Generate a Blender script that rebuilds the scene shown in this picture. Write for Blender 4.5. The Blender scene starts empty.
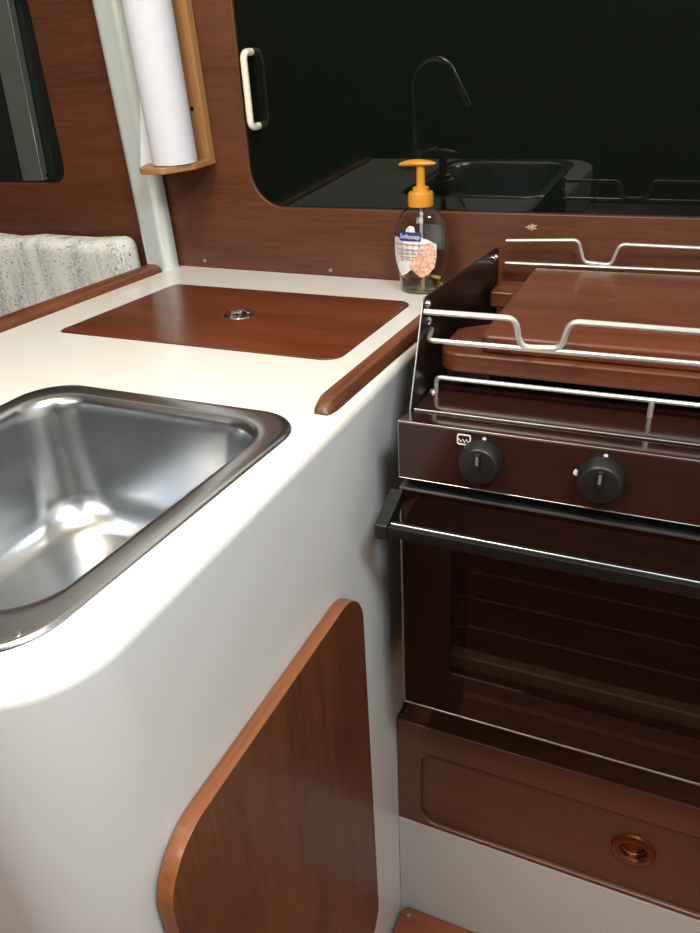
import bpy, bmesh, math, random
from math import sin, cos, pi, radians, sqrt, hypot
from mathutils import Vector, Matrix
random.seed(4)
SC = bpy.context.scene
COL = SC.collection
ORG = {}            # world origin of every object, by name

# ------------------------------------------------------------------ materials
def lin(c):
    return tuple(((v/255)/12.92 if v/255 <= .04045 else ((v/255+.055)/1.055)**2.4) for v in c) + (1.0,)

def newmat(name):
    m = bpy.data.materials.new(name); m.use_nodes = True
    nt = m.node_tree
    return m, nt, nt.nodes['Principled BSDF']

def plain(name, rgb, rough=.5, metal=0.0, coat=0.0, bump=0.0, bscale=200, var=0.0, vscale=8, spec=None):
    m, nt, b = newmat(name)
    b.inputs['Base Color'].default_value = lin(rgb)
    b.inputs['Roughness'].default_value = rough
    b.inputs['Metallic'].default_value = metal
    b.inputs['Coat Weight'].default_value = coat
    b.inputs['Coat Roughness'].default_value = .06
    if spec is not None: b.inputs['Specular IOR Level'].default_value = spec
    tc = nt.nodes.new('ShaderNodeTexCoord')
    if var:
        n = nt.nodes.new('ShaderNodeTexNoise'); n.inputs['Scale'].default_value = vscale; n.inputs['Detail'].default_value = 5
        nt.links.new(tc.outputs['Object'], n.inputs['Vector'])
        mx = nt.nodes.new('ShaderNodeMix'); mx.data_type = 'RGBA'
        nt.links.new(n.outputs['Fac'], mx.inputs['Factor'])
        mx.inputs['A'].default_value = lin([max(0, v*(1-var)) for v in rgb]); mx.inputs['B'].default_value = lin([min(255, v*(1+var)) for v in rgb])
        nt.links.new(mx.outputs['Result'], b.inputs['Base Color'])
    if bump:
        n2 = nt.nodes.new('ShaderNodeTexNoise'); n2.inputs['Scale'].default_value = bscale; n2.inputs['Detail'].default_value = 3
        nt.links.new(tc.outputs['Object'], n2.inputs['Vector'])
        bp = nt.nodes.new('ShaderNodeBump'); bp.inputs['Strength'].default_value = bump; bp.inputs['Distance'].default_value = .002
        nt.links.new(n2.outputs['Fac'], bp.inputs['Height']); nt.links.new(bp.outputs['Normal'], b.inputs['Normal'])
    return m

def wood(name, dark, light, axis='X', rough=.38, coat=.25, figure=5.0, fiber=260.0, contrast=1.0, spots=0.0):
    """veneer: broad figure bands and fine pores, both stretched along the grain axis"""
    m, nt, b = newmat(name)
    N, L = nt.nodes, nt.links
    tc = N.new('ShaderNodeTexCoord')
    def stretched(scale, along, detail, rgh=.55, dist=0.0):
        mp = N.new('ShaderNodeMapping')
        s = [scale]*3; s['XYZ'.index(axis)] = along
        mp.inputs['Scale'].default_value = s
        L.new(tc.outputs['Object'], mp.inputs['Vector'])
        n = N.new('ShaderNodeTexNoise'); n.inputs['Scale'].default_value = 1; n.inputs['Detail'].default_value = detail
        n.inputs['Roughness'].default_value = rgh; n.inputs['Distortion'].default_value = dist
        L.new(mp.outputs['Vector'], n.inputs['Vector'])
        return n.outputs['Fac']
    a = stretched(figure*6, figure*.55, 4, .6, .35)
    f = stretched(fiber, fiber*.035, 3, .6)
    ad = N.new('ShaderNodeMath'); ad.operation = 'MULTIPLY_ADD'; ad.inputs[1].default_value = .55
    L.new(f, ad.inputs[0]); 
    sc = N.new('ShaderNodeMath'); sc.operation = 'MULTIPLY'; sc.inputs[1].default_value = .75
    L.new(a, sc.inputs[0]); L.new(sc.outputs[0], ad.inputs[2])
    r = N.new('ShaderNodeValToRGB')
    r.color_ramp.elements[0].position = .65-.22/contrast; r.color_ramp.elements[0].color = lin(dark)
    r.color_ramp.elements[1].position = .65+.22/contrast; r.color_ramp.elements[1].color = lin(light)
    L.new(ad.outputs[0], r.inputs['Fac'])
    out = r.outputs['Color']
    if spots:
        n = N.new('ShaderNodeTexNoise'); n.inputs['Scale'].default_value = 7; n.inputs['Detail'].default_value = 4
        L.new(tc.outputs['Object'], n.inputs['Vector'])
        rr = N.new('ShaderNodeValToRGB'); rr.color_ramp.elements[0].position = .52; rr.color_ramp.elements[1].position = .72
        L.new(n.outputs['Fac'], rr.inputs['Fac'])
        ml = N.new('ShaderNodeMath'); ml.operation = 'MULTIPLY'; ml.inputs[1].default_value = spots; L.new(rr.outputs['Color'], ml.inputs[0])
        mx = N.new('ShaderNodeMix'); mx.data_type = 'RGBA'; L.new(ml.outputs[0], mx.inputs['Factor'])
        L.new(out, mx.inputs['A']); mx.inputs['B'].default_value = lin([v*.62 for v in dark]); out = mx.outputs['Result']
    L.new(out, b.inputs['Base Color'])
    b.inputs['Roughness'].default_value = rough
    b.inputs['Coat Weight'].default_value = coat; b.inputs['Coat Roughness'].default_value = .12
    bp = N.new('ShaderNodeBump'); bp.inputs['Strength'].default_value = .12; bp.inputs['Distance'].default_value = .0006
    L.new(f, bp.inputs['Height']); L.new(bp.outputs['Normal'], b.inputs['Normal'])
    return m

M = {}
M['wall_wood'] = wood('bulkhead mahogany', (66, 35, 20), (106, 61, 36), 'X', .45, .08, 1.6, 240, .9)
M['lid_wood'] = wood('lid mahogany', (70, 31, 17), (118, 58, 32), 'X', .3, .4, 3.2, 230, 1.3)
M['door_wood'] = wood('door mahogany', (76, 40, 22), (118, 68, 38), 'Z', .42, .15, 3.0, 210, 1.0, .45)
M['edge_wood'] = wood('solid edge wood', (124, 66, 34), (172, 108, 66), 'Y', .4, .15, 4, 220, .9)
M['fiddle_wood'] = wood('fiddle teak', (80, 42, 24), (128, 76, 46), 'Y', .45, .08, 5, 200, 1.2, .6)
M['drawer_wood'] = wood('drawer mahogany', (80, 46, 28), (114, 70, 44), 'X', .4, .2, 3.4, 210, .8)
M['board_wood'] = wood('cutting board wood', (76, 38, 23), (116, 61, 36), 'X', .42, .1, 4, 220, 1.2)
M['oak'] = wood('pale oak', (142, 99, 60), (176, 130, 84), 'Z', .45, .1, 4, 180, .8)
M['dark_wood'] = wood('cabin wood', (52, 28, 16), (84, 48, 28), 'X', .5, .1, 2.5, 160, .9)
M['gelcoat'] = plain('white gelcoat', (223, 222, 217), .28, 0, .35, .02, 60, .012, 5)
M['liner'] = plain('grey white liner', (206, 204, 196), .45, 0, .1, .25, 420, .03, 90)
M['ceiling'] = plain('headliner', (225, 224, 218), .7, 0, 0, .1, 200)
M['chrome'] = plain('chrome', (205, 205, 205), .12, 1.0)
M['faucet'] = plain('worn chrome', (220, 220, 220), .22, 1.0)
M['rail'] = plain('satin steel rod', (226, 223, 214), .38, .85)
M['alu'] = plain('satin aluminium', (176, 180, 178), .34, 1.0)
M['post'] = plain('silver painted post', (218, 230, 226), .24, .35, .4)
M['brown'] = plain('brown enamel', (46, 24, 19), .16, 0, .5, .02, 90)
M['black_panel'] = plain('black brown enamel', (22, 16, 14), .34, 0, .15, .03, 120)
M['black'] = plain('black plastic', (13, 14, 14), .4, 0, .1, .06, 400)
M['knob'] = plain('charcoal plastic', (24, 23, 22), .42, 0, .05, .05, 300)
M['soot'] = plain('oven black', (14, 12, 11), .55)
M['seam'] = plain('black sealant', (16, 13, 11), .6)
M['mark'] = plain('white print', (226, 222, 214), .5)
M['grey_mark'] = plain('grey print', (110, 108, 104), .5)
M['copper'] = plain('copper ring', (138, 92, 58), .34, 1.0, 0, .05, 120, .15, 60)
M['dark_hole'] = plain('dark recess', (10, 8, 7), .6)
M['ivory'] = plain('ivory plastic', (234, 226, 204), .32, 0, .25)
M['yellow'] = plain('yellow pump plastic', (205, 140, 40), .36, 0, .2)
M['paper'] = plain('paper towel', (238, 240, 246), .9, 0, 0, 0)
M['card'] = plain('cardboard core', (150, 120, 86), .8)
M['blue'] = plain('blue label', (22, 52, 130), .4)
M['white_label'] = plain('white label', (232, 230, 230), .45)
M['scar'] = plain('chipped filler', (160, 140, 120), .7, 0, 0, .6, 300, .3, 150)
M['grate'] = plain('burner iron', (20, 18, 17), .5, .4)
M['ledge'] = plain('grey oven lip', (190, 194, 190), .5, .1, 0, .3, 60, .2, 30)
M['frame_dark'] = plain('dark port frame', (26, 26, 23), .35, 0, .2)
M['door_glass'] = plain('black smoked acrylic', (13, 19, 14), .015, 0, 0, spec=.36)
M['port_glass'] = plain('dark port glass', (26, 32, 30), .1, 0, 0)

def dark_glass(name, tint, clear):
    """smoked pane: part tinted transmission, part dark body, with a clean surface reflection"""
    m, nt, b = newmat(name)
    N, L = nt.nodes, nt.links
    b.inputs['Base Color'].default_value = lin((30, 19, 13)); b.inputs['Roughness'].default_value = .5
    b.inputs['Specular IOR Level'].default_value = 0
    t = N.new('ShaderNodeBsdfTransparent'); t.inputs['Color'].default_value = lin(tint)
    mx = N.new('ShaderNodeMixShader'); mx.inputs[0].default_value = clear
    L.new(b.outputs[0], mx.inputs[1]); L.new(t.outputs[0], mx.inputs[2])
    fr = N.new('ShaderNodeFresnel'); fr.inputs['IOR'].default_value = 1.5
    gl = N.new('ShaderNodeBsdfGlossy'); gl.inputs['Roughness'].default_value = .02
    ge = N.new('ShaderNodeNewGeometry'); iv = N.new('ShaderNodeMath'); iv.operation = 'SUBTRACT'; iv.inputs[0].default_value = 1; L.new(ge.outputs['Backfacing'], iv.inputs[1])
    ml = N.new('ShaderNodeMath'); ml.operation = 'MULTIPLY'; L.new(fr.outputs[0], ml.inputs[0]); L.new(iv.outputs[0], ml.inputs[1])
    m2 = N.new('ShaderNodeMixShader'); L.new(ml.outputs[0], m2.inputs[0]); L.new(mx.outputs[0], m2.inputs[1]); L.new(gl.outputs[0], m2.inputs[2])
    L.new(m2.outputs[0], N['Material Output'].inputs['Surface'])
    return m
M['oven_glass'] = dark_glass('brown oven glass', (200, 188, 172), .72)

def clear(name, color, ior, rough=.02):
    m, nt, b = newmat(name)
    b.inputs['Base Color'].default_value = lin(color); b.inputs['Transmission Weight'].default_value = 1
    b.inputs['IOR'].default_value = ior; b.inputs['Roughness'].default_value = rough
    return m
M['bottle'] = clear('clear bottle plastic', (246, 247, 244), 1.3)
M['soap'] = clear('pale yellow soap', (232, 214, 136), 1.33)

# brushed stainless sink
def steel():
    m, nt, b = newmat('brushed stainless')
    N, L = nt.nodes, nt.links
    b.inputs['Metallic'].default_value = 1
    tc = N.new('ShaderNodeTexCoord')
    mp = N.new('ShaderNodeMapping'); mp.inputs['Scale'].default_value = (26, 420, 420); L.new(tc.outputs['Object'], mp.inputs['Vector'])
    n = N.new('ShaderNodeTexNoise'); n.inputs['Scale'].default_value = 1; n.inputs['Detail'].default_value = 4; L.new(mp.outputs['Vector'], n.inputs['Vector'])
    n2 = N.new('ShaderNodeTexNoise'); n2.inputs['Scale'].default_value = 11; n2.inputs['Detail'].default_value = 2; L.new(tc.outputs['Object'], n2.inputs['Vector'])
    r = N.new('ShaderNodeMapRange'); r.inputs['From Min'].default_value = .1; r.inputs['From Max'].default_value = .9
    r.inputs['To Min'].default_value = .17; r.inputs['To Max'].default_value = .32
    b.inputs['Roughness'].default_value = .25
    c = N.new('ShaderNodeValToRGB'); c.color_ramp.elements[0].position = .1; c.color_ramp.elements[0].color = lin((178, 180, 182))
    c.color_ramp.elements[1].position = .9; c.color_ramp.elements[1].color = lin((206, 210, 214)); L.new(n2.outputs['Fac'], c.inputs['Fac'])
    L.new(c.outputs[0], b.inputs['Base Color'])
    bp = N.new('ShaderNodeBump'); bp.inputs['Strength'].default_value = .02; bp.inputs['Distance'].default_value = .0001
    return m
M['steel'] = steel()

# woven white cushion cloth with grey green bands and dark flecks
def cloth():
    m, nt, b = newmat('woven cushion cloth')
    N, L = nt.nodes, nt.links
    b.inputs['Roughness'].default_value = .95
    tc = N.new('ShaderNodeTexCoord')
    def noise(sc, detail, mul=(1, 1, 1)):
        mp = N.new('ShaderNodeMapping'); mp.inputs['Scale'].default_value = mul; L.new(tc.outputs['Object'], mp.inputs['Vector'])
        n = N.new('ShaderNodeTexNoise'); n.inputs['Scale'].default_value = sc; n.inputs['Detail'].default_value = detail
        L.new(mp.outputs['Vector'], n.inputs['Vector']); return n.outputs['Fac']
    def ramp(src, p0, p1, c0, c1):
        r = N.new('ShaderNodeValToRGB'); r.color_ramp.elements[0].position = p0; r.color_ramp.elements[1].position = p1
        r.color_ramp.elements[0].color = c0; r.color_ramp.elements[1].color = c1
        L.new(src, r.inputs['Fac']); return r.outputs['Color']
    band = ramp(noise(1, 3, (38, 38, 5)), .46, .64, (0, 0, 0, 1), (1, 1, 1, 1))
    grain = ramp(noise(1, 2, (300, 300, 150)), .3, .75, (0, 0, 0, 1), (1, 1, 1, 1))
    fleck = ramp(noise(1, 1, (170, 170, 300)), .66, .72, (0, 0, 0, 1), (1, 1, 1, 1))
    mm = N.new('ShaderNodeMath'); mm.operation = 'MULTIPLY'; L.new(band, mm.inputs[0]); L.new(grain, mm.inputs[1])
    m1 = N.new('ShaderNodeMix'); m1.data_type = 'RGBA'; L.new(mm.outputs[0], m1.inputs['Factor'])
    m1.inputs['A'].default_value = lin((232, 233, 227)); m1.inputs['B'].default_value = lin((134, 148, 148))
    m2 = N.new('ShaderNodeMix'); m2.data_type = 'RGBA'; L.new(fleck, m2.inputs['Factor'])
    L.new(m1.outputs['Result'], m2.inputs['A']); m2.inputs['B'].default_value = lin((92, 96, 92))
    L.new(m2.outputs['Result'], b.inputs['Base Color'])
    bp = N.new('ShaderNodeBump'); bp.inputs['Strength'].default_value = .5; bp.inputs['Distance'].default_value = .002
    L.new(noise(260, 2), bp.inputs['Height']); L.new(bp.outputs['Normal'], b.inputs['Normal'])
    return m
M['cloth'] = cloth()

def paper():
    m, nt, b = newmat('embossed paper'); N, L = nt.nodes, nt.links
    b.inputs['Base Color'].default_value = lin((208, 211, 220)); b.inputs['Roughness'].default_value = .9
    b.inputs['Subsurface Weight'].default_value = 0
    tc = N.new('ShaderNodeTexCoord'); w = N.new('ShaderNodeTexWave'); w.wave_type = 'RINGS'; w.inputs['Scale'].default_value = 60
    w.inputs['Distortion'].default_value = 9; w.inputs['Detail'].default_value = 1; w.inputs['Detail Scale'].default_value = .5
    L.new(tc.outputs['Object'], w.inputs['Vector'])
    bp = N.new('ShaderNodeBump'); bp.inputs['Strength'].default_value = .12; bp.inputs['Distance'].default_value = .001
    L.new(w.outputs['Fac'], bp.inputs['Height']); L.new(bp.outputs['Normal'], b.inputs['Normal'])
    return m
M['towel'] = paper()

# teak sole with pale strips running along x
def sole():
    m = wood('sole teak', (104, 50, 24), (150, 84, 46), 'X', .35, .4, 4, 220, .9)
    nt = m.node_tree; N, L = nt.nodes, nt.links; b = N['Principled BSDF']
    src = b.inputs['Base Color'].links[0].from_socket
    g = N.new('ShaderNodeNewGeometry'); s = N.new('ShaderNodeSeparateXYZ'); L.new(g.outputs['Position'], s.inputs[0])
    a = N.new('ShaderNodeMath'); a.operation = 'MULTIPLY_ADD'; a.inputs[1].default_value = 1/.11; a.inputs[2].default_value = 100.109; L.new(s.outputs['Y'], a.inputs[0])
    f = N.new('ShaderNodeMath'); f.operation = 'FRACT'; L.new(a.outputs[0], f.inputs[0])
    lt = N.new('ShaderNodeMath'); lt.operation = 'LESS_THAN'; lt.inputs[1].default_value = .055; L.new(f.outputs[0], lt.inputs[0])
    mx = N.new('ShaderNodeMix'); mx.data_type = 'RGBA'; L.new(lt.outputs[0], mx.inputs['Factor'])
    L.new(src, mx.inputs['A']); mx.inputs['B'].default_value = lin((196, 160, 112)); L.new(mx.outputs['Result'], b.inputs['Base Color'])
    return m
M['sole'] = sole()

# ------------------------------------------------------------------ object helpers
def finish(name, me, mat, parent=None, label=None, cat=None, group=None, kind=None, smooth=35, origin=None):
    """link a mesh given in world coordinates, as a top-level object or as a child"""
    if parent is not None: o0 = ORG[parent.name]
    elif origin is not None: o0 = Vector(origin)
    else:
        xs = [v.co for v in me.vertices]
        lo = Vector([min(v[i] for v in xs) for i in range(3)]); hi = Vector([max(v[i] for v in xs) for i in range(3)])
        o0 = Vector(((lo.x+hi.x)/2, (lo.y+hi.y)/2, lo.z))
    me.transform(Matrix.Translation(-o0))
    for p in me.polygons: p.use_smooth = True
    if smooth is not None: me.set_sharp_from_angle(angle=radians(smooth))
    for m in (mat if isinstance(mat, (list, tuple)) else [mat]):
        me.materials.append(m)
    o = bpy.data.objects.new(name, me); COL.objects.link(o); me.name = name
    ORG[o.name] = o0.copy()
    if smooth is not None and len(me.polygons) > 6:
        wn_ = o.modifiers.new('weighted', 'WEIGHTED_NORMAL'); wn_.keep_sharp = True; wn_.weight = 100; wn_.mode = 'FACE_AREA'
    if parent is not None: o.parent = parent
    else: o.location = o0
    if label: o['label'] = label
    if cat: o['category'] = cat
    if group: o['group'] = group
    if kind: o['kind'] = kind
    return o

def thing(name, label, cat, loc, group=None):
    o = bpy.data.objects.new(name, None); COL.objects.link(o); o.location = loc; o.empty_display_size = .05
    ORG[o.name] = Vector(loc); o['label'] = label; o['category'] = cat
    if group: o['group'] = group
    return o

def to_mesh(bm, name='mesh', recalc=True):
    if recalc: bmesh.ops.recalc_face_normals(bm, faces=bm.faces[:])
    me = bpy.data.meshes.new(name); bm.to_mesh(me); bm.free(); return me

def box(x0, x1, y0, y1, z0, z1, bev=0, seg=2, bm=None):
    b2 = bmesh.new()
    r = bmesh.ops.create_cube(b2, size=1)
    for v in b2.verts: v.co = Vector((x0+(v.co.x+.5)*(x1-x0), y0+(v.co.y+.5)*(y1-y0), z0+(v.co.z+.5)*(z1-z0)))
    if bev: bmesh.ops.bevel(b2, geom=b2.edges[:], offset=bev, segments=seg, profile=.5, affect='EDGES')
    if bm is None: return b2
    tmp = bpy.data.meshes.new('t'); b2.to_mesh(tmp); b2.free(); bm.from_mesh(tmp); bpy.data.meshes.remove(tmp); return bm

def merge(*bms):
    out = bmesh.new()
    for b in bms:
        t = bpy.data.meshes.new('t')
        if isinstance(b, bmesh.types.BMesh): b.to_mesh(t); b.free(); out.from_mesh(t); bpy.data.meshes.remove(t)
        else: out.from_mesh(b); bpy.data.meshes.remove(b); bpy.data.meshes.remove(t)
    return out

def rpoly(pts, radii, seg=8):
    """polygon with rounded corners"""
    n = len(pts); out = []
    if not isinstance(radii, (list, tuple)): radii = [radii]*n
    for i in range(n):
        p = Vector(pts[i]); a = Vector(pts[i-1])-p; b = Vector(pts[(i+1) % n])-p; r = radii[i]
        if r <= 0: out.append(tuple(p)); continue
        ang = a.angle(b); d = min(r/math.tan(ang/2), a.length*.49, b.length*.49); rr = d*math.tan(ang/2)
        bis = (a.normalized()+b.normalized()).normalized(); c = p+bis*(rr/sin(ang/2))
        s = p+a.normalized()*d-c; e = p+b.normalized()*d-c
        tot = s.angle(e); sg = 1 if (s.x*e.y-s.y*e.x) > 0 else -1
        for k in range(seg+1):
            t = sg*tot*k/seg
            out.append((c.x+s.x*cos(t)-s.y*sin(t), c.y+s.x*sin(t)+s.y*cos(t)))
    return out

def rrect(x0, x1, y0, y1, r, seg=8):
    return rpoly([(x0, y0), (x1, y0), (x1, y1), (x0, y1)], r, seg)

def curve_mesh(splines, mapping=None, extrude=0, bevel=0, bres=2, dims='2D', cyclic=True, caps=False):
    cu = bpy.data.curves.new('c', 'CURVE'); cu.dimensions = dims
    if dims == '2D': cu.fill_mode = 'BOTH'; cu.extrude = max(0, extrude-bevel); cu.offset = -bevel
    cu.bevel_depth = bevel; cu.bevel_resolution = bres; cu.use_fill_caps = caps
    for pts in splines:
        sp = cu.splines.new('POLY'); sp.points.add(len(pts)-1); sp.use_cyclic_u = cyclic
        for p, q in zip(sp.points, pts): p.co = (q[0], q[1], q[2] if len(q) > 2 else 0, 1)
    ob = bpy.data.objects.new('c', cu); COL.objects.link(ob)
    dg = bpy.context.evaluated_depsgraph_get(); dg.update()
    me = bpy.data.meshes.new_from_object(ob.evaluated_get(dg))
    bpy.data.objects.remove(ob); bpy.data.curves.remove(cu)
    bm = bmesh.new(); bm.from_mesh(me); bpy.data.meshes.remove(me)
    bmesh.ops.remove_doubles(bm, verts=bm.verts[:], dist=1e-6)
    if mapping:
        for v in bm.verts: v.co = Vector(mapping(*v.co))
    bmesh.ops.recalc_face_normals(bm, faces=bm.faces[:])
    return bm

def plate(outer, holes, w0, w1, plane='XY', bevel=0, bres=2):
    """flat plate between w0 and w1 along the normal of `plane`"""
    mid = (w0+w1)/2; t = abs(w1-w0)/2
    mp = {'XY': lambda u, v, w: (u, v, w+mid), 'XZ': lambda u, v, w: (u, w+mid, v), 'YZ': lambda u, v, w: (w+mid, u, v)}[plane]
    return curve_mesh([outer]+list(holes), mp, t, bevel, bres)

def fillet(pts, r, seg=6):
    out = [Vector(pts[0])]
    for i in range(1, len(pts)-1):
        p = Vector(pts[i]); a = Vector(pts[i-1])-p; b = Vector(pts[i+1])-p
        ang = a.angle(b)
        if ang > 3.1: out.append(p); continue
        d = min(r/math.tan(ang/2), a.length*.48, b.length*.48)
        s = p+a.normalized()*d; e = p+b.normalized()*d
        for k in range(seg+1):
            t = k/seg; out.append(s*(1-t)**2+p*2*t*(1-t)+e*t*t)
    out.append(Vector(pts[-1])); return out

def tube(pts, r, bend=.012, cyclic=False, res=3):
    p = fillet(pts, bend) if bend and not cyclic else [Vector(q) for q in pts]
    return curve_mesh([p], None, 0, r, res, '3D', cyclic, not cyclic)

def lathe(profile, centre, axis='Z', seg=40, sx=1, sy=1, close=False):
    """profile: list of (radius, height)"""
    bm = bmesh.new(); rings = []
    for r, hgt in profile:
        if r < 1e-6: rings.append([bm.verts.new((0, 0, hgt))])
        else: rings.append([bm.verts.new((r*cos(2*pi*k/seg)*sx, r*sin(2*pi*k/seg)*sy, hgt)) for k in range(seg)])
    for a, b in zip(rings, rings[1:]):
        for k in range(seg):
            k2 = (k+1) % seg
            if len(a) == 1 and len(b) == 1: continue
            if len(a) == 1: bm.faces.new((a[0], b[k2], b[k]))
            elif len(b) == 1: bm.faces.new((a[k], a[k2], b[0]))
            else: bm.faces.new((a[k], a[k2], b[k2], b[k]))
    if close:
        a, b = rings[-1], rings[0]
        for k in range(seg): bm.faces.new((a[k], a[(k+1) % seg], b[(k+1) % seg], b[k]))
    c = Vector(centre)
    for v in bm.verts:
        x, y, z = v.co
        v.co = c+Vector({'Z': (x, y, z), 'Y': (x, -z, y), 'X': (z, y, x)}[axis])
    bmesh.ops.recalc_face_normals(bm, faces=bm.faces[:])
    return bm

def loft(rings, cap_first=False, cap_last=False, closed=True):
    bm = bmesh.new(); R = [[bm.verts.new(p) for p in r] for r in rings]; n = len(R[0])
    for a, b in zip(R, R[1:]):
        for k in range(n if closed else n-1):
            bm.faces.new((a[k], a[(k+1) % n], b[(k+1) % n], b[k]))
    if cap_first: bm.faces.new(R[0])
    if cap_last: bm.faces.new(R[-1])
    bmesh.ops.recalc_face_normals(bm, faces=bm.faces[:])
    return bm

# the bulkhead leans towards the room by 2.4 degrees and stands 2 degrees askew to the stove
TILT = (Matrix.Translation((-.2, 0, .9)) @ Matrix.Rotation(radians(-2.0), 4, 'Z') @ Matrix.Rotation(radians(2.4), 4, 'X')
        @ Matrix.Translation((.2, 0, -.9)))
XK = [(-.9, -.0282), (-.57, -.0103), (-.36, -.0030), (0, .0023), (.3, .0002)]
def along(p):
    """measured position of a point on the bulkhead, along the bulkhead"""
    x = min(max(p[0], -.9), .3); z = min(max(p[2], .9), 1.45)
    for (a, u), (b, v) in zip(XK, XK[1:]):
        if a <= x <= b: dx = u+(v-u)*(x-a)/(b-a); break
    return Vector((p[0]+dx, p[1], p[2]+(z-1.16)*(-.0068-.034*x)))
def tilt(bm):
    for v in bm.verts: v.co = TILT @ along(v.co)
    return bm
def tpt(p): return TILT @ along(p)
# the counter is set a little askew to the stove
def skew(bm, k=.004):
    for v in bm.verts: v.co.x += k*(v.co.y+.377)
    return bm

FLOOR = -.07
CEIL = 1.95
# ------------------------------------------------------------------ setting
finish('floor', to_mesh(box(-1.55, 1.05, -2.4, .1, FLOOR-.05, FLOOR)), M['liner'], kind='structure')
finish('ceiling', to_mesh(box(-1.55, 1.05, -2.4, .1, CEIL, CEIL+.04)), M['ceiling'], kind='structure')
finish('wall_left', to_mesh(box(-1.59, -1.55, -2.4, .1, FLOOR, CEIL)), M['dark_wood'], kind='structure')
finish('wall_right', to_mesh(box(1.05, 1.09, -2.4, .1, FLOOR, CEIL)), M['ceiling'], kind='structure')
finish('wall_front', to_mesh(box(-1.55, 1.05, -2.44, -2.4, FLOOR, CEIL)), M['dark_wood'], kind='structure')
# bulkhead with the porthole on the left and the cupboard opening on the right
port = rpoly([(-1.16, 1.036), (-.738, 1.036), (-.724, 1.345), (-1.16, 1.345)], [.03, .034, .05, .05])
cup = rpoly([(-.366, 1.0045), (.62, 1.0025), (.62, 1.42), (-.354, 1.42)], [.055, .05, .05, .05], 12)
wall = plate([(-1.55, FLOOR), (1.05, FLOOR), (1.05, 1.46), (-1.55, 1.46)], [port, cup], 0, .016, 'XZ', .0018, 2)
wb = finish('wall_back', to_mesh(tilt(wall)), M['wall_wood'], kind='structure', origin=(0, 0, .9))
for (x, z) in ((-.2384, .9093), (-.4761, .9137), (.34, .915)):
    finish('screw', to_mesh(tilt(lathe([(0, .0012), (.0026, .001), (.0032, .0002), (.0032, -.002)], (x, 0, z), 'Y', 16))), M['alu'], wb)
bm = bmesh.new(); bmesh.ops.create_icosphere(bm, subdivisions=3, radius=1)
for v in bm.verts:
    k = 1+.45*sin(v.co.x*5+1)*cos(v.co.z*6)+.2*sin(v.co.x*11)
    v.co = Vector((.0751+v.co.x*.0065*k, -.0004+v.co.y*.0012, .9853+v.co.z*.0034*k))
finish('filler_chip', to_mesh(tilt(bm)), M['scar'], wb, label='chipped pale filler spot')
finish('wall_upper', to_mesh(tilt(box(-1.55, 1.05, 0, .016, 1.4605, 1.985))), M['ceiling'], kind='structure')
# dark reveal and glazing of the porthole
wn = finish('window_1', to_mesh(tilt(plate([(-1.19, 1.006), (-.70, 1.006), (-.70, 1.375), (-1.19, 1.375)], [port], .017, .034, 'XZ'))), M['frame_dark'], kind='structure')
finish('pane', to_mesh(tilt(box(-1.18, -.71, .0345, .039, 1.015, 1.365))), M['port_glass'], wn)
lf = rpoly([(-.862, 1.037), (-.812, 1.037), (-.782, 1.345), (-.832, 1.345)], .002, 2)
finish('sliding_frame', to_mesh(tilt(plate(lf, [], .020, .0335, 'XZ', .0012))), plain('grey anodised frame', (104, 110, 104), .5, .5, 0, .1, 300, .1, 14), wn)
finish('edge_strip', to_mesh(tilt(tube([(-.8125, .0195, 1.040), (-.7828, .0195, 1.342)], .0011, 0))), M['chrome'], wn)
finish('screw', to_mesh(tilt(lathe([(0, .001), (.003, .001), (.0036, 0), (.0036, -.002)], (-.7975, .019, 1.0475), 'Y', 16))), M['black'], wn)

# ------------------------------------------------------------------ cupboard doors of black acrylic
root = thing('cupboard_door', 'black glossy acrylic cupboard door with ivory pull handle, left pane', 'door', tpt((-.1, .004, 1.0)))
a = rpoly([(-.3645, 1.0055), (.15495, 1.0045), (.15495, 1.4185), (-.3525, 1.4185)], [.054, .002, .002, .049], 12)
finish('pane', to_mesh(tilt(plate(a, [], .003, .009, 'XZ', .0006))), M['door_glass'], root)
hp = [(-.3400, .004, 1.1215), (-.3400, -.019, 1.1215), (-.3380, -.019, 1.2180), (-.3380, .004, 1.2180)]
finish('handle', to_mesh(tilt(tube(hp, .0050, .013, res=5))), M['ivory'], root, label='ivory plastic pull handle')
root = thing('cupboard_door', 'plain black glossy acrylic cupboard door above the stove, without handle', 'door', tpt((.38, .004, 1.0)))
a = rpoly([(.15505, 1.0045), (.6185, 1.004), (.6185, 1.4185), (.15505, 1.4185)], [.002, .049, .049, .002], 12)
finish('pane', to_mesh(tilt(plate(a, [], .003, .009, 'XZ', .0006))), M['door_glass'], root)

# ------------------------------------------------------------------ galley counter
CX0, CY0, CT, FR = -.60, -.888, .90, .012
root = thing('galley_counter', 'white moulded galley counter with rounded edge and wooden fiddle rails', 'counter', (-.3, -.45, FLOOR))
def counter_outline(ins):
    return [(x, y) for x, y in rpoly([(CX0, CY0+ins), (0-ins, CY0+ins), (0-ins, -.0080), (CX0, .0130)], [0, max(.075-ins, .01), 0, 0], 12)]
rings = [[(x, y, FLOOR) for x, y in counter_outline(0)]]
for k in range(0, 9):
    t = k/8*pi/2
    rings.append([(x, y, CT-FR+FR*sin(t)) for x, y in counter_outline(FR*(1-cos(t)))])
shell = loft(rings)
sink_q = [(-.357, -.862), (-.0470, -.862), (-.0288, -.5005), (-.352, -.5005)]    # rim corners
def sinkmap(u, v, z):
    """u, v in 0..1 over the rim quad"""
    p = [Vector(q) for q in sink_q]
    q = (p[0]*(1-u)+p[1]*u)*(1-v)+(p[3]*(1-u)+p[2]*u)*v
    return (q.x, q.y, z)
SW, SD = .314, .3615
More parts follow.
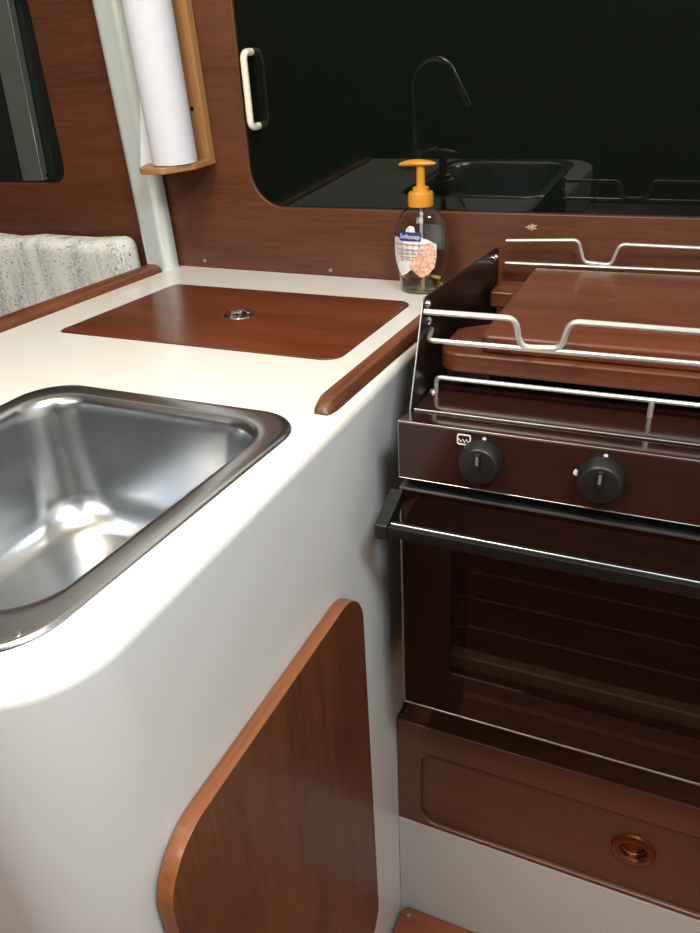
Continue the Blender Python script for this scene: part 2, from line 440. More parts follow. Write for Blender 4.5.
def sink_ring(ins_l, ins_r, ins_f, ins_b, r, z):
    return [sinkmap(x/SW, y/SD, z) for x, y in rrect(ins_l, SW-ins_r, ins_f, SD-ins_b, r, 9)]
unskew = lambda p: (p[0]-.004*(p[1]+.377), p[1])
hole_s = [unskew(p[:2]) for p in sink_ring(.006, .006, .006, .006, .048, 0)]
lidc = [(-.4815, -.3515), (-.0705, -.3515), (-.0630, -.1085), (-.4665, -.1020)]
hole_l = [unskew(p) for p in rpoly([(-.4830, -.3530), (-.0692, -.3530), (-.0614, -.1070), (-.4678, -.1005)], [.013, .022, .022, .014])]
top_out = counter_outline(FR)
top = plate(top_out, [hole_s, hole_l], CT-.004, CT, 'XY')
bmc = merge(shell, top)
skew(bmc)
cnt = finish('body', to_mesh(bmc, recalc=False), M['gelcoat'], root)
# wooden fiddle along the stove side: rounded top, chamfered near end
def fiddle(p0, p1, w, hgt, ch):
    p0, p1 = Vector(p0), Vector(p1); d = (p1-p0).normalized(); nrm = Vector((d.y, -d.x, 0))
    prof = [(-w/2, 0), (-w/2+.001, hgt*.55), (-w/2+.004, hgt*.92), (-.3*w, hgt), (.12*w, hgt), (.32*w, hgt*.86), (w/2-.001, hgt*.4), (w/2, 0)]
    rr = []
    for t, hs, ws in ((0, .18, .62), (.003, .55, .84), (.010, .93, 1), (.016, 1, 1)):
        rr.append([p0+d*t*ch+nrm*(u*ws)+Vector((0, 0, v*hs)) for u, v in prof])
    rr.append([p1+nrm*u+Vector((0, 0, v)) for u, v in prof])
    return loft(rr, True, True)
finish('fiddle_rail', to_mesh(fiddle((-.0240, -.489, CT), (-.0085, -.012, CT), .0225, .0135, 1.4)), M['fiddle_wood'], root, label='short teak fiddle along the stove side')
finish('fiddle_rail', to_mesh(fiddle((-.5985, -.86, CT), (-.5580, -.035, CT), .034, .012, .6)), M['fiddle_wood'], root, label='long teak fiddle along the settee side')
# cupboard door on the white side
dp = rpoly([(-.842, .10), (-.4985, .10), (-.4985, .716), (-.842, .7235)], [.05, .05, .05, .05], 12)
dpi = rpoly([(-.8395, .1025), (-.5010, .1025), (-.5010, .7255), (-.8395, .7255)], .0475, 12)
bm = skew(plate(dp, [], .0005, .0148, 'YZ', .0008, 2))
edge_faces = [f for f in bm.faces]
me = to_mesh(bm)
me.materials.append(M['door_wood']); me.materials.append(M['edge_wood'])
for p in me.polygons:
    if abs(p.normal.x) < .5: p.material_index = 1
dr = finish('door', me, [], root, label='mahogany cupboard door with rounded corners')

# icebox lid, lying flush in the counter
root = thing('icebox_lid', 'flush mahogany lid with chrome lift ring let into the white counter', 'lid', (-.27, -.23, CT-.012))
finish('panel', to_mesh(plate(rpoly(lidc, [.012, .021, .021, .013]), [], CT-.014, CT+.0012, 'XY', .0012)), M['lid_wood'], root)
lx, ly, lz = -.2735, -.2235, CT+.0012
lr = finish('lift_ring', to_mesh(lathe([(.0150, -.002), (.0152, .0012), (.0185, .0022), (.0220, .0012), (.0228, 0)], (lx, ly, lz), 'Z', 40)), M['chrome'], root)
finish('cup', to_mesh(lathe([(0, .0004), (.012, .0005), (.0152, .0012)], (lx, ly, lz-.0002), 'Z', 32)), plain('worn steel cup', (120, 118, 112), .3, 1), lr)
finish('finger_bar', to_mesh(tube([(lx-.012, ly-.004, lz+.0025), (lx+.002, ly+.006, lz+.0038), (lx+.013, ly+.001, lz+.0025)], .0022, .006)), M['chrome'], lr)
finish('hinge_pin', to_mesh(lathe([(0, .0035), (.003, .003), (.0036, 0)], (lx+.004, ly-.007, lz+.0005), 'Z', 16)), M['chrome'], lr)

# ------------------------------------------------------------------ sink
root = thing('sink', 'stainless steel galley sink with a rolled rim set in the white counter', 'sink', (-.2, -.68, CT-.15))
Z0 = CT
spec = [((.000,)*4, .048, .0002), ((.0006,)*4, .048, .0022), ((.003,)*4, .047, .0034), ((.010, .010, .012, .011), .044, .0036),
        ((.017, .017, .024, .019), .042, .0030), ((.0205, .0205, .030, .0225), .046, .0028), ((.0235, .0235, .0350, .0265), .047, .0010),
        ((.0255, .0255, .0375, .0290), .048, -.004), ((.0275, .0275, .040, .0310), .049, -.014), ((.032, .032, .045, .036), .052, -.060),
        ((.037, .037, .050, .042), .055, -.098), ((.042, .042, .055, .047), .056, -.115), ((.052, .052, .065, .057), .054, -.128),
        ((.066, .066, .079, .071), .05, -.1345), ((.095, .095, .107, .099), .035, -.1372), ((.125, .125, .137, .129), .02, -.1385)]
rings = [sink_ring(l, r_, f_, b_, rad, Z0+z) for (l, r_, f_, b_), rad, z in spec]
finish('bowl', to_mesh(loft(rings, False, True)), M['steel'], root, smooth=60)
dx, dy, _ = sinkmap(.5, .49, 0)
finish('drain', to_mesh(lathe([(.012, .0002), (.0125, .0014), (.026, .0022), (.029, .0006), (.029, -.001)], (dx, dy, Z0-.1380), 'Z', 32)), M['chrome'], root)
finish('rim_screw', to_mesh(lathe([(0, .0014), (.0026, .0012), (.0032, 0)], (-.0605, -.8345, Z0+.0034), 'Z', 14)), M['alu'], root)

# faucet, left of the sink; the dark door mirrors it
fx, fy = -.420, -.77
CT += .0004
root = thing('faucet', 'tall chrome gooseneck galley faucet standing beside the sink', 'faucet', (fx, fy, CT))
finish('base', to_mesh(lathe([(0, 0), (.026, 0), (.026, .004), (.017, .012), (.014, .04), (.012, .044), (0, .044)], (fx, fy, CT), 'Z', 32)), M['faucet'], root)
arc = [(fx, fy, CT+.043), (fx, fy, 1.083)]
for k in range(1, 13):
    t = pi*k/14; arc.append((fx+.054*(1-cos(t)), fy, 1.083+.053*sin(t)))
arc += [(fx+.122, fy-.001, 1.070)]
finish('spout', to_mesh(tube(arc, .0055, 0, res=4)), M['faucet'], root)
nz = tube([(fx+.121, fy-.001, 1.072), (fx+.1385, fy-.002, 1.034)], .0082, 0, res=4)
finish('nozzle', to_mesh(nz), M['faucet'], root)
finish('lever', to_mesh(merge(tube([(fx+.010, fy, CT+.028), (fx+.032, fy+.004, CT+.042), (fx+.062, fy+.006, CT+.052)], .0042, .01))), M['faucet'], root)

CT = .90
# ------------------------------------------------------------------ soap bottle
bx, by = -.0690, -.0540
_n0 = set(bpy.data.objects)
root = thing('soap_bottle', 'clear soap pump bottle with yellow pump on the counter corner', 'bottle', (bx, by, CT))
prof = [(.0, .0008), (.0200, .0008), (.0238, .0016), (.0250, .005), (.0262, .016), (.0285, .030), (.0318, .046), (.0330, .060), (.0326, .072),
        (.0305, .086), (.0262, .100), (.0205, .110), (.0140, .1155), (.0128, .118), (.0128, .124)]
prof = [(r*1.17 if z < .112 else r*1.1, z) for r, z in prof]
SY = .60
def brad(z):
    for (r0, z0), (r1, z1) in zip(prof[1:], prof[2:]):
        if z0 <= z <= z1: return r0+(r1-r0)*(z-z0)/max(z1-z0, 1e-6)
    return prof[-1][0]
def smoothprof(pr, n=4):
    out = []
    for i in range(len(pr)-1):
        p0 = pr[max(i-1, 0)]; p1 = pr[i]; p2 = pr[i+1]; p3 = pr[min(i+2, len(pr)-1)]
        for k in range(n):
            t = k/n
            out.append(tuple(.5*((2*p1[j])+(-p0[j]+p2[j])*t+(2*p0[j]-5*p1[j]+4*p2[j]-p3[j])*t*t+(-p0[j]+3*p1[j]-3*p2[j]+p3[j])*t**3) for j in (0, 1)))
    out.append(pr[-1]); return out
outer = smoothprof(prof[1:])
inner = [(max(r-.0011, .001), z+(.0012 if z < .004 else 0)) for r, z in outer]
full = [(0, outer[0][1])]+outer+inner[::-1]+[(0, inner[0][1])]
body = finish('bottle_body', to_mesh(lathe(full, (bx, by, CT), 'Z', 56, 1, SY)), M['bottle'], root, smooth=60)
LQ = .0215
lq = [(0, .0026)]+[(max(r-.0013, .001), max(z+.0014, .0026)) for r, z in outer if z < LQ]+[(brad(LQ)-.0013, LQ), (0, LQ)]
finish('liquid_soap', to_mesh(lathe(lq, (bx, by, CT), 'Z', 56, 1, SY)), M['soap'], root, label='shallow rest of yellow soap', smooth=60)
# pump
finish('pump_collar', to_mesh(lathe([(.0143, .1165), (.0170, .1165), (.0174, .119), (.0172, .131), (.0158, .1345), (.0110, .1355), (.0105, .140), (.0066, .1415), (0, .1415)], (bx, by, CT), 'Z', 36)), M['yellow'], root)
finish('pump_stem', to_mesh(lathe([(0, .1405), (.0060, .1405), (.0056, .165), (.0062, .168), (0, .168)], (bx, by, CT), 'Z', 24)), M['yellow'], root)
hd = bmesh.new(); bmesh.ops.create_uvsphere(hd, u_segments=32, v_segments=16, radius=1)
for v in hd.verts:
    x, y, z = v.co
    w = .0098 if x > -.2 else .0098*(1-.55*min(1, (-.2-x)/.8))
    zz = .0046*z if z > 0 else .0042*z
    v.co = Vector((bx-.0050+x*.0262, by+y*w, CT+.1698+zz-.0022*max(0, -x)**2-.001*max(0, x)**2))
finish('pump_head', to_mesh(hd), M['yellow'], root, smooth=60)
finish('dip_tube', to_mesh(tube([(bx, by, CT+.117), (bx+.001, by, CT+.06), (bx+.004, by, CT+.006)], .0022, 0)), plain('milky tube', (226, 228, 224), .4), root)
# label: patches wrapped onto the bottle front
def wrap(bm, off):
    for v in bm.verts:
        x, z = (v.co.x+.0042)*1.32, .060+(v.co.z-.0635)*1.2; a_ = brad(z)+off
        q = max(0.02, 1-(x/a_)**2)
        v.co = Vector((bx+x, by-a_*SY*sqrt(q)-off*.3, CT+z))
    return bm
def patch(poly, off, cuts=7):
    bm = bmesh.new()
    f = bm.faces.new([bm.verts.new((p[0], 0, p[1])) for p in poly])
    zs = [p[1] for p in poly]; xs = [p[0] for p in poly]
    for k in range(1, cuts):
        for no, lo, hi, ax in (((1, 0, 0), min(xs), max(xs), 0), ((0, 0, 1), min(zs), max(zs), 2)):
            co = [0, 0, 0]; co[ax] = lo+(hi-lo)*k/cuts
            bmesh.ops.bisect_plane(bm, geom=bm.verts[:]+bm.edges[:]+bm.faces[:], plane_co=co, plane_no=no)
    return wrap(bm, off)
white = [(-.0300, .078), (-.0170, .0785), (-.0150, .088), (-.0115, .0915), (-.0065, .0905), (-.0045, .083), (.002, .079), (.0085, .077), (.0165, .072), (.0165, .058),
         (.0135, .050), (.009, .042), (.002, .037), (-.004, .039), (-.010, .043), (-.015, .038), (-.022, .034), (-.026, .042), (-.029, .050), (-.0300, .060)]
lb = finish('label', to_mesh(patch(white, .0003), recalc=False), M['white_label'], root)
pk = [(-.012, .046), (-.006, .040), (.0005, .0345), (.008, .0375), (.0145, .046), (.0165, .057), (.0150, .070), (.009, .0745), (.003, .0700), (-.002, .060), (-.008, .055)]
def petal():
    m, nt, b = newmat('peach flower print'); N, L = nt.nodes, nt.links
    tc = N.new('ShaderNodeTexCoord'); n = N.new('ShaderNodeTexNoise'); n.inputs['Scale'].default_value = 140; n.inputs['Detail'].default_value = 3; n.inputs['Distortion'].default_value = 1.5
    L.new(tc.outputs['Object'], n.inputs['Vector']); r = N.new('ShaderNodeValToRGB')
    r.color_ramp.elements[0].position = .35; r.color_ramp.elements[0].color = lin((206, 140, 122)); r.color_ramp.elements[1].position = .65; r.color_ramp.elements[1].color = lin((240, 208, 180))
    L.new(n.outputs['Fac'], r.inputs['Fac']); L.new(r.outputs[0], b.inputs['Base Color']); b.inputs['Roughness'].default_value = .45; return m
finish('flower_print', to_mesh(patch(pk, .0006), recalc=False), petal(), lb)
finish('brand_panel', to_mesh(patch(rpoly([(-.0230, .0752), (.0015, .0752), (.0015, .0848), (-.0230, .0848)], .001, 3), .0009), recalc=False), M['blue'], lb)
def text_bm(s, size, cx, cz, off):
    cu = bpy.data.curves.new('t', 'FONT'); cu.body = s; cu.size = size; cu.align_x = 'CENTER'; cu.align_y = 'CENTER'; cu.offset = size*.006; cu.resolution_u = 4
    ob = bpy.data.objects.new('t', cu); COL.objects.link(ob); dg = bpy.context.evaluated_depsgraph_get(); dg.update()
    me = bpy.data.meshes.new_from_object(ob.evaluated_get(dg)); bpy.data.objects.remove(ob); bpy.data.curves.remove(cu)
    bm = bmesh.new(); bm.from_mesh(me); bpy.data.meshes.remove(me)
    for v in bm.verts: v.co = Vector((cx+v.co.x*.93, 0, cz+v.co.y))
    return wrap(bm, off)
finish('lettering', to_mesh(text_bm('Softsoap', .0070, -.0108, .0800, .0013), recalc=False), M['mark'], lb)
bmx = bmesh.new()
lines = [(.0715, -.028, .010, .0009), (.0660, -.025, .006, .0011), (.0612, -.023, .002, .0008), (.0575, -.021, -.003, .0007), (.0545, -.020, -.006, .0006)]
for z, x0, x1, hh in lines:
    x = x0
    while x < x1:
        w = random.uniform(.001, .0024)
        bmx.faces.new([bmx.verts.new((px, 0, pz)) for px, pz in ((x, z-hh), (min(x+w, x1), z-hh), (min(x+w, x1), z+hh*random.uniform(.3, 1)), (x, z+hh*random.uniform(.3, 1)))])
        x += w+random.uniform(.0004, .0010)
finish('fine_print', to_mesh(wrap(bmx, .0009), recalc=False), plain('red grey fine print', (176, 132, 136), .5), lb)
bk = [(-.006, .060), (.020, .060), (.020, .088), (-.006, .088)]
bb = patch(bk, -.0014)
for v in bb.verts: v.co.y = 2*by-v.co.y
finish('back_label', to_mesh(bb, recalc=False), plain('grey back label', (120, 120, 122), .5), root, label='grey back label seen through the bottle')

for o in set(bpy.data.objects)-_n0:
    if o.type == 'MESH': o.data.transform(Matrix.Diagonal((1.03, 1.03, 1.025, 1)))
# ------------------------------------------------------------------ post, towel holder, roll
root_post = finish('support_post', to_mesh(tilt(loft([[(x, y, z) for x, y in rrect(-.577, -.522, -.037, -.001, .016, 10)] for z in (.9005, 1.945)], True, True))), M['post'], label='silver post standing in the corner behind the counter', cat='post')
root = thing('paper_towel_holder', 'pale oak wall holder carrying the paper towel roll', 'holder', tpt((-.468, -.01, 1.065)))
finish('backboard', to_mesh(tilt(box(-.513, -.4225, -.016, -.0005, 1.0695, 1.3695, .0015))), M['oak'], root)
br = rpoly([(-.510, -.0165), (-.510, -.060), (-.492, -.102), (-.447, -.104), (-.4205, -.060), (-.4205, -.0165)], [.001, .02, .012, .012, .02, .001], 5)
for z in (1.0695, 1.360):
    finish('end_bracket', to_mesh(tilt(plate(br, [], z, z+.0095, 'XY', .002, 2))), M['oak'], root)
rx, ry = -.4540, -.0600
finish('rod', to_mesh(tilt(lathe([(0, 1.079), (.008, 1.079), (.008, 1.3595), (0, 1.3595)], (rx, ry, 0), 'Z', 20))), M['oak'], root)
finish('screw', to_mesh(tilt(lathe([(0, .0012), (.0028, .001), (.0034, 0), (.0034, -.001)], (-.4405, -.016, 1.149), 'Y', 16))), M['black'], root)
root = thing('paper_towel_roll', 'partly used white paper towel roll on the oak wall holder', 'paper towel', tpt((rx, ry, 1.0795)))
RR = .0328
finish('roll', to_mesh(tilt(lathe([(.019, 1.0800), (RR, 1.0800), (RR, 1.356), (.019, 1.356)], (rx, ry, 0), 'Z', 56, close=True))), M['towel'], root)
finish('core', to_mesh(tilt(lathe([(.0175, 1.0798), (.0189, 1.0798), (.0189, 1.3562), (.0175, 1.3562)], (rx, ry, 0), 'Z', 32, close=True))), M['card'], root)
rings = []
for k in range(26):
    ring = []
    for q in range(13):
        hgt = q/12; fl = (1-hgt)**1.3
        t = radians(-70-min(k, 14)*8); r_ = RR+.0004+.0001*k
        p = Vector((rx+r_*cos(t), ry+r_*sin(t)))
        if k > 14:
            j = (k-14)/11; p += Vector((-.030*j*(.15+.85*fl), -.006*j*fl+.0035*sin(j*3)))
            t2 = radians(-182-(1-fl)*40*j)
            p = p*(fl*.9+.1)+Vector((rx+r_*cos(t2), ry+r_*sin(t2)))*(.9-fl*.9)
        zlow = 1.0806-(.010*max(0, (k-14)/11))
        ring.append((p.x, p.y, zlow+(1.355-zlow)*hgt))
    rings.append(ring)
bm = loft(rings, closed=False)
bmesh.ops.solidify(bm, geom=bm.faces[:], thickness=.0004)
finish('loose_sheet', to_mesh(tilt(bm)), M['towel'], root, smooth=70)

# ------------------------------------------------------------------ settee cushion
bm = box(-1.30, -.600, -.060, -.004, .706, .952, .02, 4)
bmesh.ops.subdivide_edges(bm, edges=[e for e in bm.edges if e.calc_length() > .1], cuts=10, use_grid_fill=True)
for v in bm.verts:
    x, y, z = v.co
    v.co.z += .0025*sin(x*38)+.0016*sin(x*91+1)
    if y < -.05: v.co.y -= .006*(.5+.5*sin(z*20+x*9))
finish('settee_cushion', to_mesh(tilt(bm)), M['cloth'], label='white woven settee back cushion with grey bands against the bulkhead', cat='cushion', smooth=60)
finish('settee_bench', to_mesh(box(-1.54, -.618, -.52, -.003, FLOOR, .694, .006)), M['dark_wood'], label='dark wooden settee base behind the galley counter', cat='settee')

# ------------------------------------------------------------------ base under the stove
root = thing('stove_cabinet', 'off-white moulded base below the stove with a mahogany drawer', 'cabinet', (.28, -.2, FLOOR))
KY = -.377
prof = [(-.036, FLOOR), (KY, FLOOR), (KY, .1735), (-.364, .1735), (-.364, .3640), (-.036, .3640)]
bm = bmesh.new()
a_ = [bm.verts.new((.0089 if False else .0015, y, z)) for y, z in prof]; b_ = [bm.verts.new((.62, y, z)) for y, z in prof]
bm.faces.new(a_); bm.faces.new(b_[::-1])
for k in range(len(prof)): bm.faces.new((a_[k], a_[(k+1) % 6], b_[(k+1) % 6], b_[k]))
skm = lambda bm: bm
for v in bm.verts:
    if v.co.x < .1: v.co.x = .004*(v.co.y+.377)+.0008
bmesh.ops.recalc_face_normals(bm, faces=bm.faces[:])
finish('body', to_mesh(bm), M['liner'], root)
finish('shelf', to_mesh(box(.0045, .61, -.3635, -.038, .3645, .3835)), M['drawer_wood'], root, label='wooden shelf under the oven')
rec = rpoly([(.036, .1825), (.58, .1825), (.58, .3335), (.036, .3335)], .026, 8)
dw = plate([(.0012, .1745), (.61, .1745), (.61, .3850), (.0012, .3850)], [rec], KY-.0006, -.3690, 'XZ', .0034, 5)
drw = finish('drawer', to_mesh(merge(dw, plate([(.0016, .1750), (.6096, .1750), (.6096, .3845), (.0016, .3845)], [[(.3295+.0164*cos(t*pi/16), .2640+.0164*sin(t*pi/16)) for t in range(32)]], -.3692, -.3645, 'XZ'))), M['drawer_wood'], root, label='mahogany drawer front with recessed panel')
rg = finish('finger_pull', to_mesh(lathe([(.0165, -.001), (.0168, .0030), (.0190, .0052), (.0235, .0056), (.0270, .0040), (.0282, .0006)], (.3295, -.3693, .2640), 'Y', 40)), M['copper'], drw, label='copper finger ring')
finish('cup', to_mesh(lathe([(0, -.0046), (.0150, -.0046), (.0158, -.0036), (.0160, .0010), (.0168, .0030)], (.3295, -.3693, .2640), 'Y', 32)), M['copper'], rg)

# teak sole panel lying on the floor pan
root = thing('sole_panel', 'varnished teak sole panel with pale strips on the white floor pan', 'floor panel', (.5, -1.0, FLOOR))
sp = rpoly([(-.95, -2.3), (1.0, -2.3), (1.0, -.3785), (.0045, -.3785), (.0045, -.93), (-.95, -.93)], [.01, .01, .01, .014, .01, .01], 6)
finish('panel', to_mesh(plate(sp, [], FLOOR+.0005, FLOOR+.0205, 'XY', .0022)), M['sole'], root)
for (x, y) in ((.0195, -.3925), (.62, -.3925)):
    finish('screw', to_mesh(lathe([(0, .001), (.003, .0009), (.0036, 0), (.0036, -.001)], (x, y, FLOOR+.0205), 'Z', 16)), M['alu'], root)

# ------------------------------------------------------------------ stove
SX0, SX1 = .0377, .560
SYF, SYB = -.4437, -.0315
stv = thing('stove', 'brown enamel gimballed boat stove with oven beside the white counter', 'stove', ((SX0+SX1)/2, -.23, .4985))
# oven body as an open box
T = .004
bm = merge(box(SX0, SX0+T, -.424, SYB-.03, .5, .8165), box(SX1-T, SX1, -.424, SYB-.03, .5, .8165),
           box(SX0, SX1, -.424, SYB-.03, .5, .5+T), box(SX0, SX1, -.424, SYB-.03, .8125, .8165), box(SX0, SX1, SYB-.034, SYB-.03, .5, .8165))
finish('oven_body', to_mesh(bm), M['black_panel'], stv)
bm = merge(box(.082, .084, -.418, -.09, .545, .765), box(.53, .532, -.418, -.09, .545, .765), box(.082, .532, -.092, -.09, .545, .765), box(.082, .532, -.418, -.09, .763, .765),
           box(.082, .532, -.418, -.09, .543, .545))
finish('oven_liner', to_mesh(bm), M['soot'], stv)
finish('oven_lip', to_mesh(box(.0855, .5285, -.4360, -.4185, .568, .5885, .004)), M['ledge'], stv, label='grey lip along the oven floor')
for z in (.602, .648, .699):
    bm = merge(tube([(.0865, -.40, z), (.0865, -.12, z)], .0012, 0), tube([(.0865, -.402, z), (.101, -.402, z)], .0011, 0))
    finish('rack_support', to_mesh(bm), M['rail'], stv)
finish('rack_post', to_mesh(tube([(.0862, -.404, .570), (.0862, -.404, .74)], .0011, 0)), M['rail'], stv)
bm = merge(tube([(.088, -.392, .6505), (.526, -.392, .6505)], .0018, 0), tube([(.088, -.13, .6505), (.526, -.13, .6505)], .0018, 0),
           *[tube([(.088, y, .6515), (.526, y, .6515)], .0012, 0) for y in (-.36, -.325, -.29, -.255, -.22, -.185, -.15)])
finish('oven_rack', to_mesh(bm), M['grate'], stv)
# control panel
pp = [(SYF+.0005, .8180), (SYF, .8186), (SYF, .8805), (SYF+.0012, .8822), (SYF+.004, .8822), (-.412, .8785), (-.402, .8745), (-.402, .8180)]
bm = loft([[(x, y, z) for y, z in pp] for x in (SX0, SX1)], True, True)
finish('control_panel', to_mesh(bm), M['brown'], stv, label='dark brown control panel')
edg = [(SX0+.0004, SYF-.0002, .8186), (SX0+.0004, SYF-.0002, .8812)]
finish('panel_edge_glint', to_mesh(merge(tube(edg, .0006, 0), tube([(SX0, SYF-.0002, .8186), (SX1, SYF-.0002, .8186)], .0006, 0), tube([(SX0, SYF+.0006, .8820), (SX1, SYF+.0006, .8820)], .0005, 0))), M['alu'], stv)  # added bright strips imitate the light caught along the panel edges
# cooktop
finish('cooktop', to_mesh(box(SX0+.0005, SX1-.0005, -.4012, SYB-.004, .8170, .8760, .0016)), M['brown'], stv)
finish('cooktop_trim', to_mesh(tube([(SX0+.002, -.4005, .8765), (SX1-.002, -.4005, .8765)], .0009, 0)), M['alu'], stv)
# side panels
sp = rpoly([(-.424, .50), (-.4030, .8765), (-.3600, .9815), (SYB, .9650), (SYB, .50)], [0, 0, .006, .02, 0], 5)
for x0 in (SX0-.0022, SX1):
    s_ = finish('side_panel', to_mesh(plate(sp, [], x0, x0+.0022, 'YZ', .0004)), M['black_panel'], stv)
    finish('edge_trim', to_mesh(tube([(x0+.0011, -.4042, .8765), (x0+.0011, -.3628, .9775), (x0+.0011, -.3560, .9820)], .0009, .004)), M['alu'], s_)
# gimbal pins to both sides
finish('gimbal_pin', to_mesh(lathe([(0, .0003), (.009, .0003), (.009, .020), (.013, .020), (.013, .0352), (0, .0352)], (.0042, -.23, .76), 'X', 24)), M['alu'], stv)
finish('gimbal_pin', to_mesh(lathe([(0, 0), (.009, 0), (.009, .058), (0, .058)], (SX1+.0022, -.23, .76), 'X', 24)), M['alu'], stv)
# knobs
for kx in (.1235, .2338, .3441):
    kz = .8535
    k = finish('knob', to_mesh(lathe([(.0195, .0002), (.0212, .001), (.0212, .006), (.0200, .0125), (.0185, .0165), (.0165, .0180), (0, .0186)], (kx, SYF, kz), 'Y', 44)), M['knob'], stv)
    finish('grip', to_mesh(box(kx-.0030, kx+.0030, SYF-.0208, SYF-.0178, kz-.0030, kz+.0150, .0014)), M['knob'], k)
    finish('pointer', to_mesh(box(kx-.0013, kx+.0013, SYF-.0212, SYF-.0206, kz+.003, kz+.0125, .0003)), M['grey_mark'], k)
    d_ = plate([(kx+.0013+.0019*cos(t*pi/10), .8752+.0019*sin(t*pi/10)) for t in range(20)], [], SYF-.0004, SYF-.00002, 'XZ')
    finish('indicator_dot', to_mesh(d_), M['mark'], stv)
# grill sign: rounded frame with a zigzag
gx, gz = .1050, .8716
fr = plate(rrect(gx-.0068, gx+.0068, gz-.0058, gz+.0058, .0022, 5), [rrect(gx-.0056, gx+.0056, gz-.0044, gz+.0044, .0014, 5)], SYF-.0004, SYF-.00002, 'XZ')
zz = [(gx-.0054+.0108*k/24, gz-.0006+.0014*sin(k/24*6*pi+.5)) for k in range(25)]
zg = zz+[(x, z-.0012) for x, z in zz[::-1]]
finish('grill_sign', to_mesh(merge(fr, plate(zg, [], SYF-.0004, SYF-.00002, 'XZ'))), M['mark'], stv, label='white grill symbol')
flx, flz = .2110, .8545
fl = rpoly([(flx-.0006, flz+.0040), (flx-.0026, flz-.0008), (flx-.0012, flz-.0034), (flx+.0014, flz-.0034), (flx+.0026, flz-.0004)], .0008, 3)
finish('flame_sign', to_mesh(plate(fl, [], SYF-.0004, SYF-.00002, 'XZ')), M['mark'], stv)
# oven door
dz0, dz1 = .4985, .8072
win = rpoly([(.0945, .564), (.5185, .564), (.5185, .743), (.0945, .743)], .004, 4)
od = finish('oven_door', to_mesh(plate([(SX0+.003, dz0+.003), (SX1-.003, dz0+.003), (SX1-.003, dz1-.003), (SX0+.003, dz1-.003)], [win], -.4240, SYF+.0008, 'XZ')), plain('brown printed glass', (24, 13, 10), .05, 0, .3), stv)
finish('window_glass', to_mesh(box(.0946, .5184, -.4415, -.4385, .5641, .7429)), M['oven_glass'], od)
bm = merge(box(SX0, SX0+.0024, SYF-.0004, -.4240, dz0, dz1, .0008), box(SX1-.0034, SX1, SYF-.0004, -.4240, dz0, dz1, .0008),
           box(SX0, SX1, SYF-.0004, -.4240, dz0, dz0+.0026, .0008), box(SX0, SX1, SYF-.0004, -.4240, dz1-.0036, dz1, .0010))
finish('door_trim', to_mesh(bm), M['alu'], od, label='thin aluminium edge of the oven door')
hy, hz = -.484, .7815
hd = finish('handle', to_mesh(box(SX0-.004, SX1+.004, hy-.0075, hy+.0065, hz-.0070, hz+.0060, .0022)), M['black'], od, label='black bar handle with a chrome line')
for x0 in (SX0-.0095, SX1-.0045):
    q = [(-.4440, .8040), (-.4440, .7880), (hy+.006, hz-.0100), (hy-.0095, hz-.0100), (hy-.0095, hz+.0070), (hy+.004, hz+.0105)]
    finish('bracket', to_mesh(plate(rpoly(q, [.001, .001, .004, .002, .002, .004], 3), [], x0, x0+.014, 'YZ', .0014)), M['black'], hd)
finish('chrome_line', to_mesh(tube([(SX0+.006, hy-.0005, hz+.0062), (SX1-.006, hy-.0005, hz+.0060)], .0008, 0)), M['alu'], hd)
# fiddle rails above the cooktop
yF, yB, XL, XR = -.3625, -.0355, SX0+.0006, SX1
zt, zl = .9685, .9385
up = [(XL, yF, zt), (.1315, yF, zt), (.1375, yF, .9400), (.1765, yF, .9420), (.1830, yF, .9695), (.355, yF, zt), (.361, yF, .940), (.400, yF, .940), (.406, yF, zt), (XR, yF, zt)]
finish('front_rail', to_mesh(tube(up, .0032, .012)), M['rail'], stv)
lo = [(XL, yF+.024, zl+.004), (XL+.0045, yF, zl), (XR-.0045, yF, zl+.001), (XR, yF+.024, zl+.004)]
finish('front_rail', to_mesh(tube(lo, .0028, .008)), M['rail'], stv)
ub = [(XL+.009, yB, .9725), (.1430, yB, .9765), (.1520, yB, .9485), (.1870, yB, .9460), (.1950, yB, .9730), (.355, yB, .971), (.362, yB, .946), (.398, yB, .946), (.405, yB, .971), (XR, yB, .970)]
finish('back_rail', to_mesh(tube(ub, .0024, .010)), M['rail'], stv)
finish('back_rail', to_mesh(tube([(XL+.009, yB, .9425), (XR, yB, .9435)], .0022, 0)), M['rail'], stv)
rl = [(.0475, -.350, .8755), (.0475, -.350, .8935), (.530, -.350, .8940), (.530, -.350, .8755)]
finish('panel_rail', to_mesh(tube(rl, .0026, .006)), M['rail'], stv)
finish('rail_post', to_mesh(tube([(.2650, -.350, .8755), (.2650, -.350, .8925)], .0028, 0)), M['rail'], stv)
finish('rail_foot', to_mesh(lathe([(0, .003), (.003, .0028), (.0042, 0)], (.0440, -.350, .876), 'Z', 16)), M['rail'], stv)
for y, z in ((-.352, .9735), (-.349, .955), (-.066, .9565), (-.050, .9545)):
    finish('rail_clip', to_mesh(lathe([(0, .0045), (.0028, .004), (.0042, .002), (.0044, -.0004)], (SX0+.0004, y-(.006 if y > -.1 else 0), z), 'X', 18)), M['chrome'], stv)
# burner grates that carry the board
for cx in (.18, .41):
    bm = merge(*[tube([(cx-.085, y, .8765), (cx-.085, y, .8955), (cx+.085, y, .8955), (cx+.085, y, .8765)], .0032, .006) for y in (-.29, -.22, -.15, -.08)],
               *[tube([(x, -.30, .8955), (x, -.07, .8955)], .0032, 0) for x in (cx-.05, cx+.05)])
    finish('burner_grate', to_mesh(bm), M['grate'], stv)
    finish('burner', to_mesh(lathe([(.0, .016), (.020, .016), (.030, .012), (.034, .006), (.036, 0)], (cx, -.19, .8762), 'Z', 36)), M['soot'], stv)

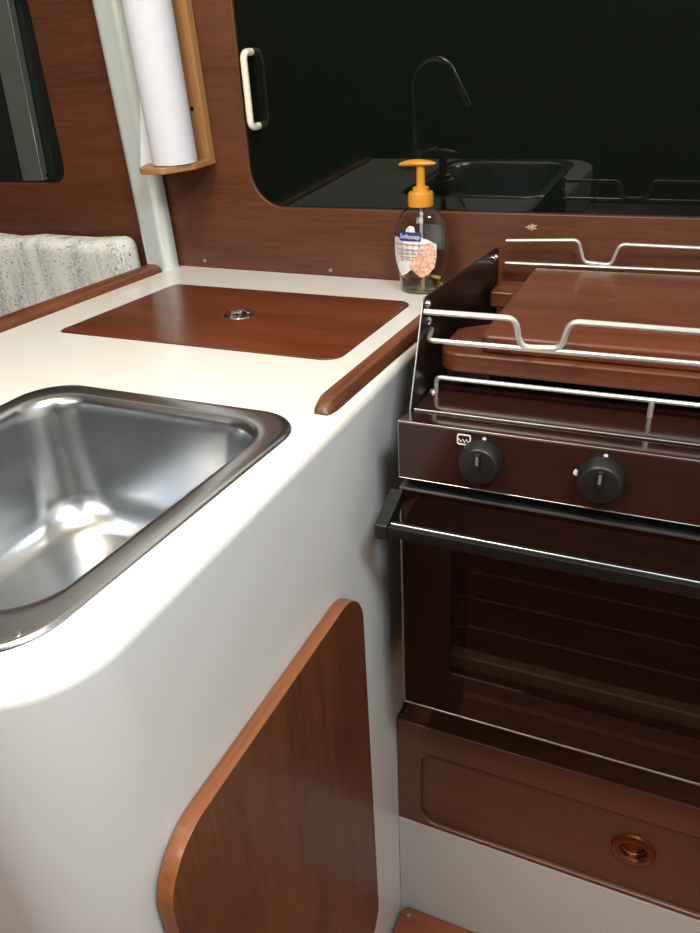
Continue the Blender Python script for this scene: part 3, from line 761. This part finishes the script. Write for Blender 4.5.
# ------------------------------------------------------------------ cutting board on the stove
root = thing('cutting_board', 'thick reddish wooden cutting board with a side notch lying on the stove', 'cutting board', (.3, -.19, .8995))
out = rpoly([(.0455, -.3455), (.545, -.3455), (.545, -.044), (.0435, -.044), (.0435, -.104), (.0865, -.104), (.0865, -.230), (.0455, -.262)], [.024, .01, .01, .006, .004, .016, .016, .01], 7)
finish('board', to_mesh(plate(out, [], .8992, .9205, 'XY', .0030, 3)), M['board_wood'], root)
fin = rpoly([(.0900, -.3365), (.545, -.3365), (.545, -.044), (.0900, -.044)], [.010, .004, .004, .004], 6)
finish('raised_top', to_mesh(plate(fin, [], .9203, .9400, 'XY', .0040, 4)), M['board_wood'], root)

# ------------------------------------------------------------------ light: a cabin lamp overhead and the pale hatch daylight
def area(name, loc, target, size, power, color, sizey=None):
    l = bpy.data.lights.new(name, 'AREA'); l.energy = power; l.size = size; l.color = color
    if sizey: l.shape = 'RECTANGLE'; l.size_y = sizey
    o = bpy.data.objects.new(name, l); COL.objects.link(o); o.location = loc
    d = Vector(target)-Vector(loc); o.rotation_euler = d.to_track_quat('-Z', 'Y').to_euler(); return o
area('hatch_light', (.58, -1.06, 1.93), (.05, -.6, .7), .34, 22.5, (.86, .94, 1))
area('cabin_light', (-.14, -.86, 1.93), (-.14, -.8, .8), .28, 11.5, (1, .85, .64))
area('fill_light', (-.35, -1.70, 1.88), (-.5, -.02, 1.5), .7, 13, (1, .97, .92))  # added fill, no real fixture: lifts the shadows and brightens the upper wall
w = bpy.data.worlds.new('World'); SC.world = w; w.use_nodes = True
w.node_tree.nodes['Background'].inputs[0].default_value = (.5, .52, .55, 1); w.node_tree.nodes['Background'].inputs[1].default_value = .3

# ------------------------------------------------------------------ camera
cam = bpy.data.cameras.new('camera'); co = bpy.data.objects.new('camera', cam); COL.objects.link(co); SC.camera = co
cam.sensor_fit = 'VERTICAL'; cam.sensor_height = 36; cam.lens = 731.12*36/933; cam.clip_start = .02
co.location = (.2697, -1.0585, 1.19)
co.rotation_euler = (radians(61.4342), radians(2.8758), radians(23.4579))
vs = SC.view_settings; vs.view_transform = 'Standard'; vs.look = 'None'; vs.gamma = 1; vs.use_curve_mapping = False; vs.exposure = 0.12
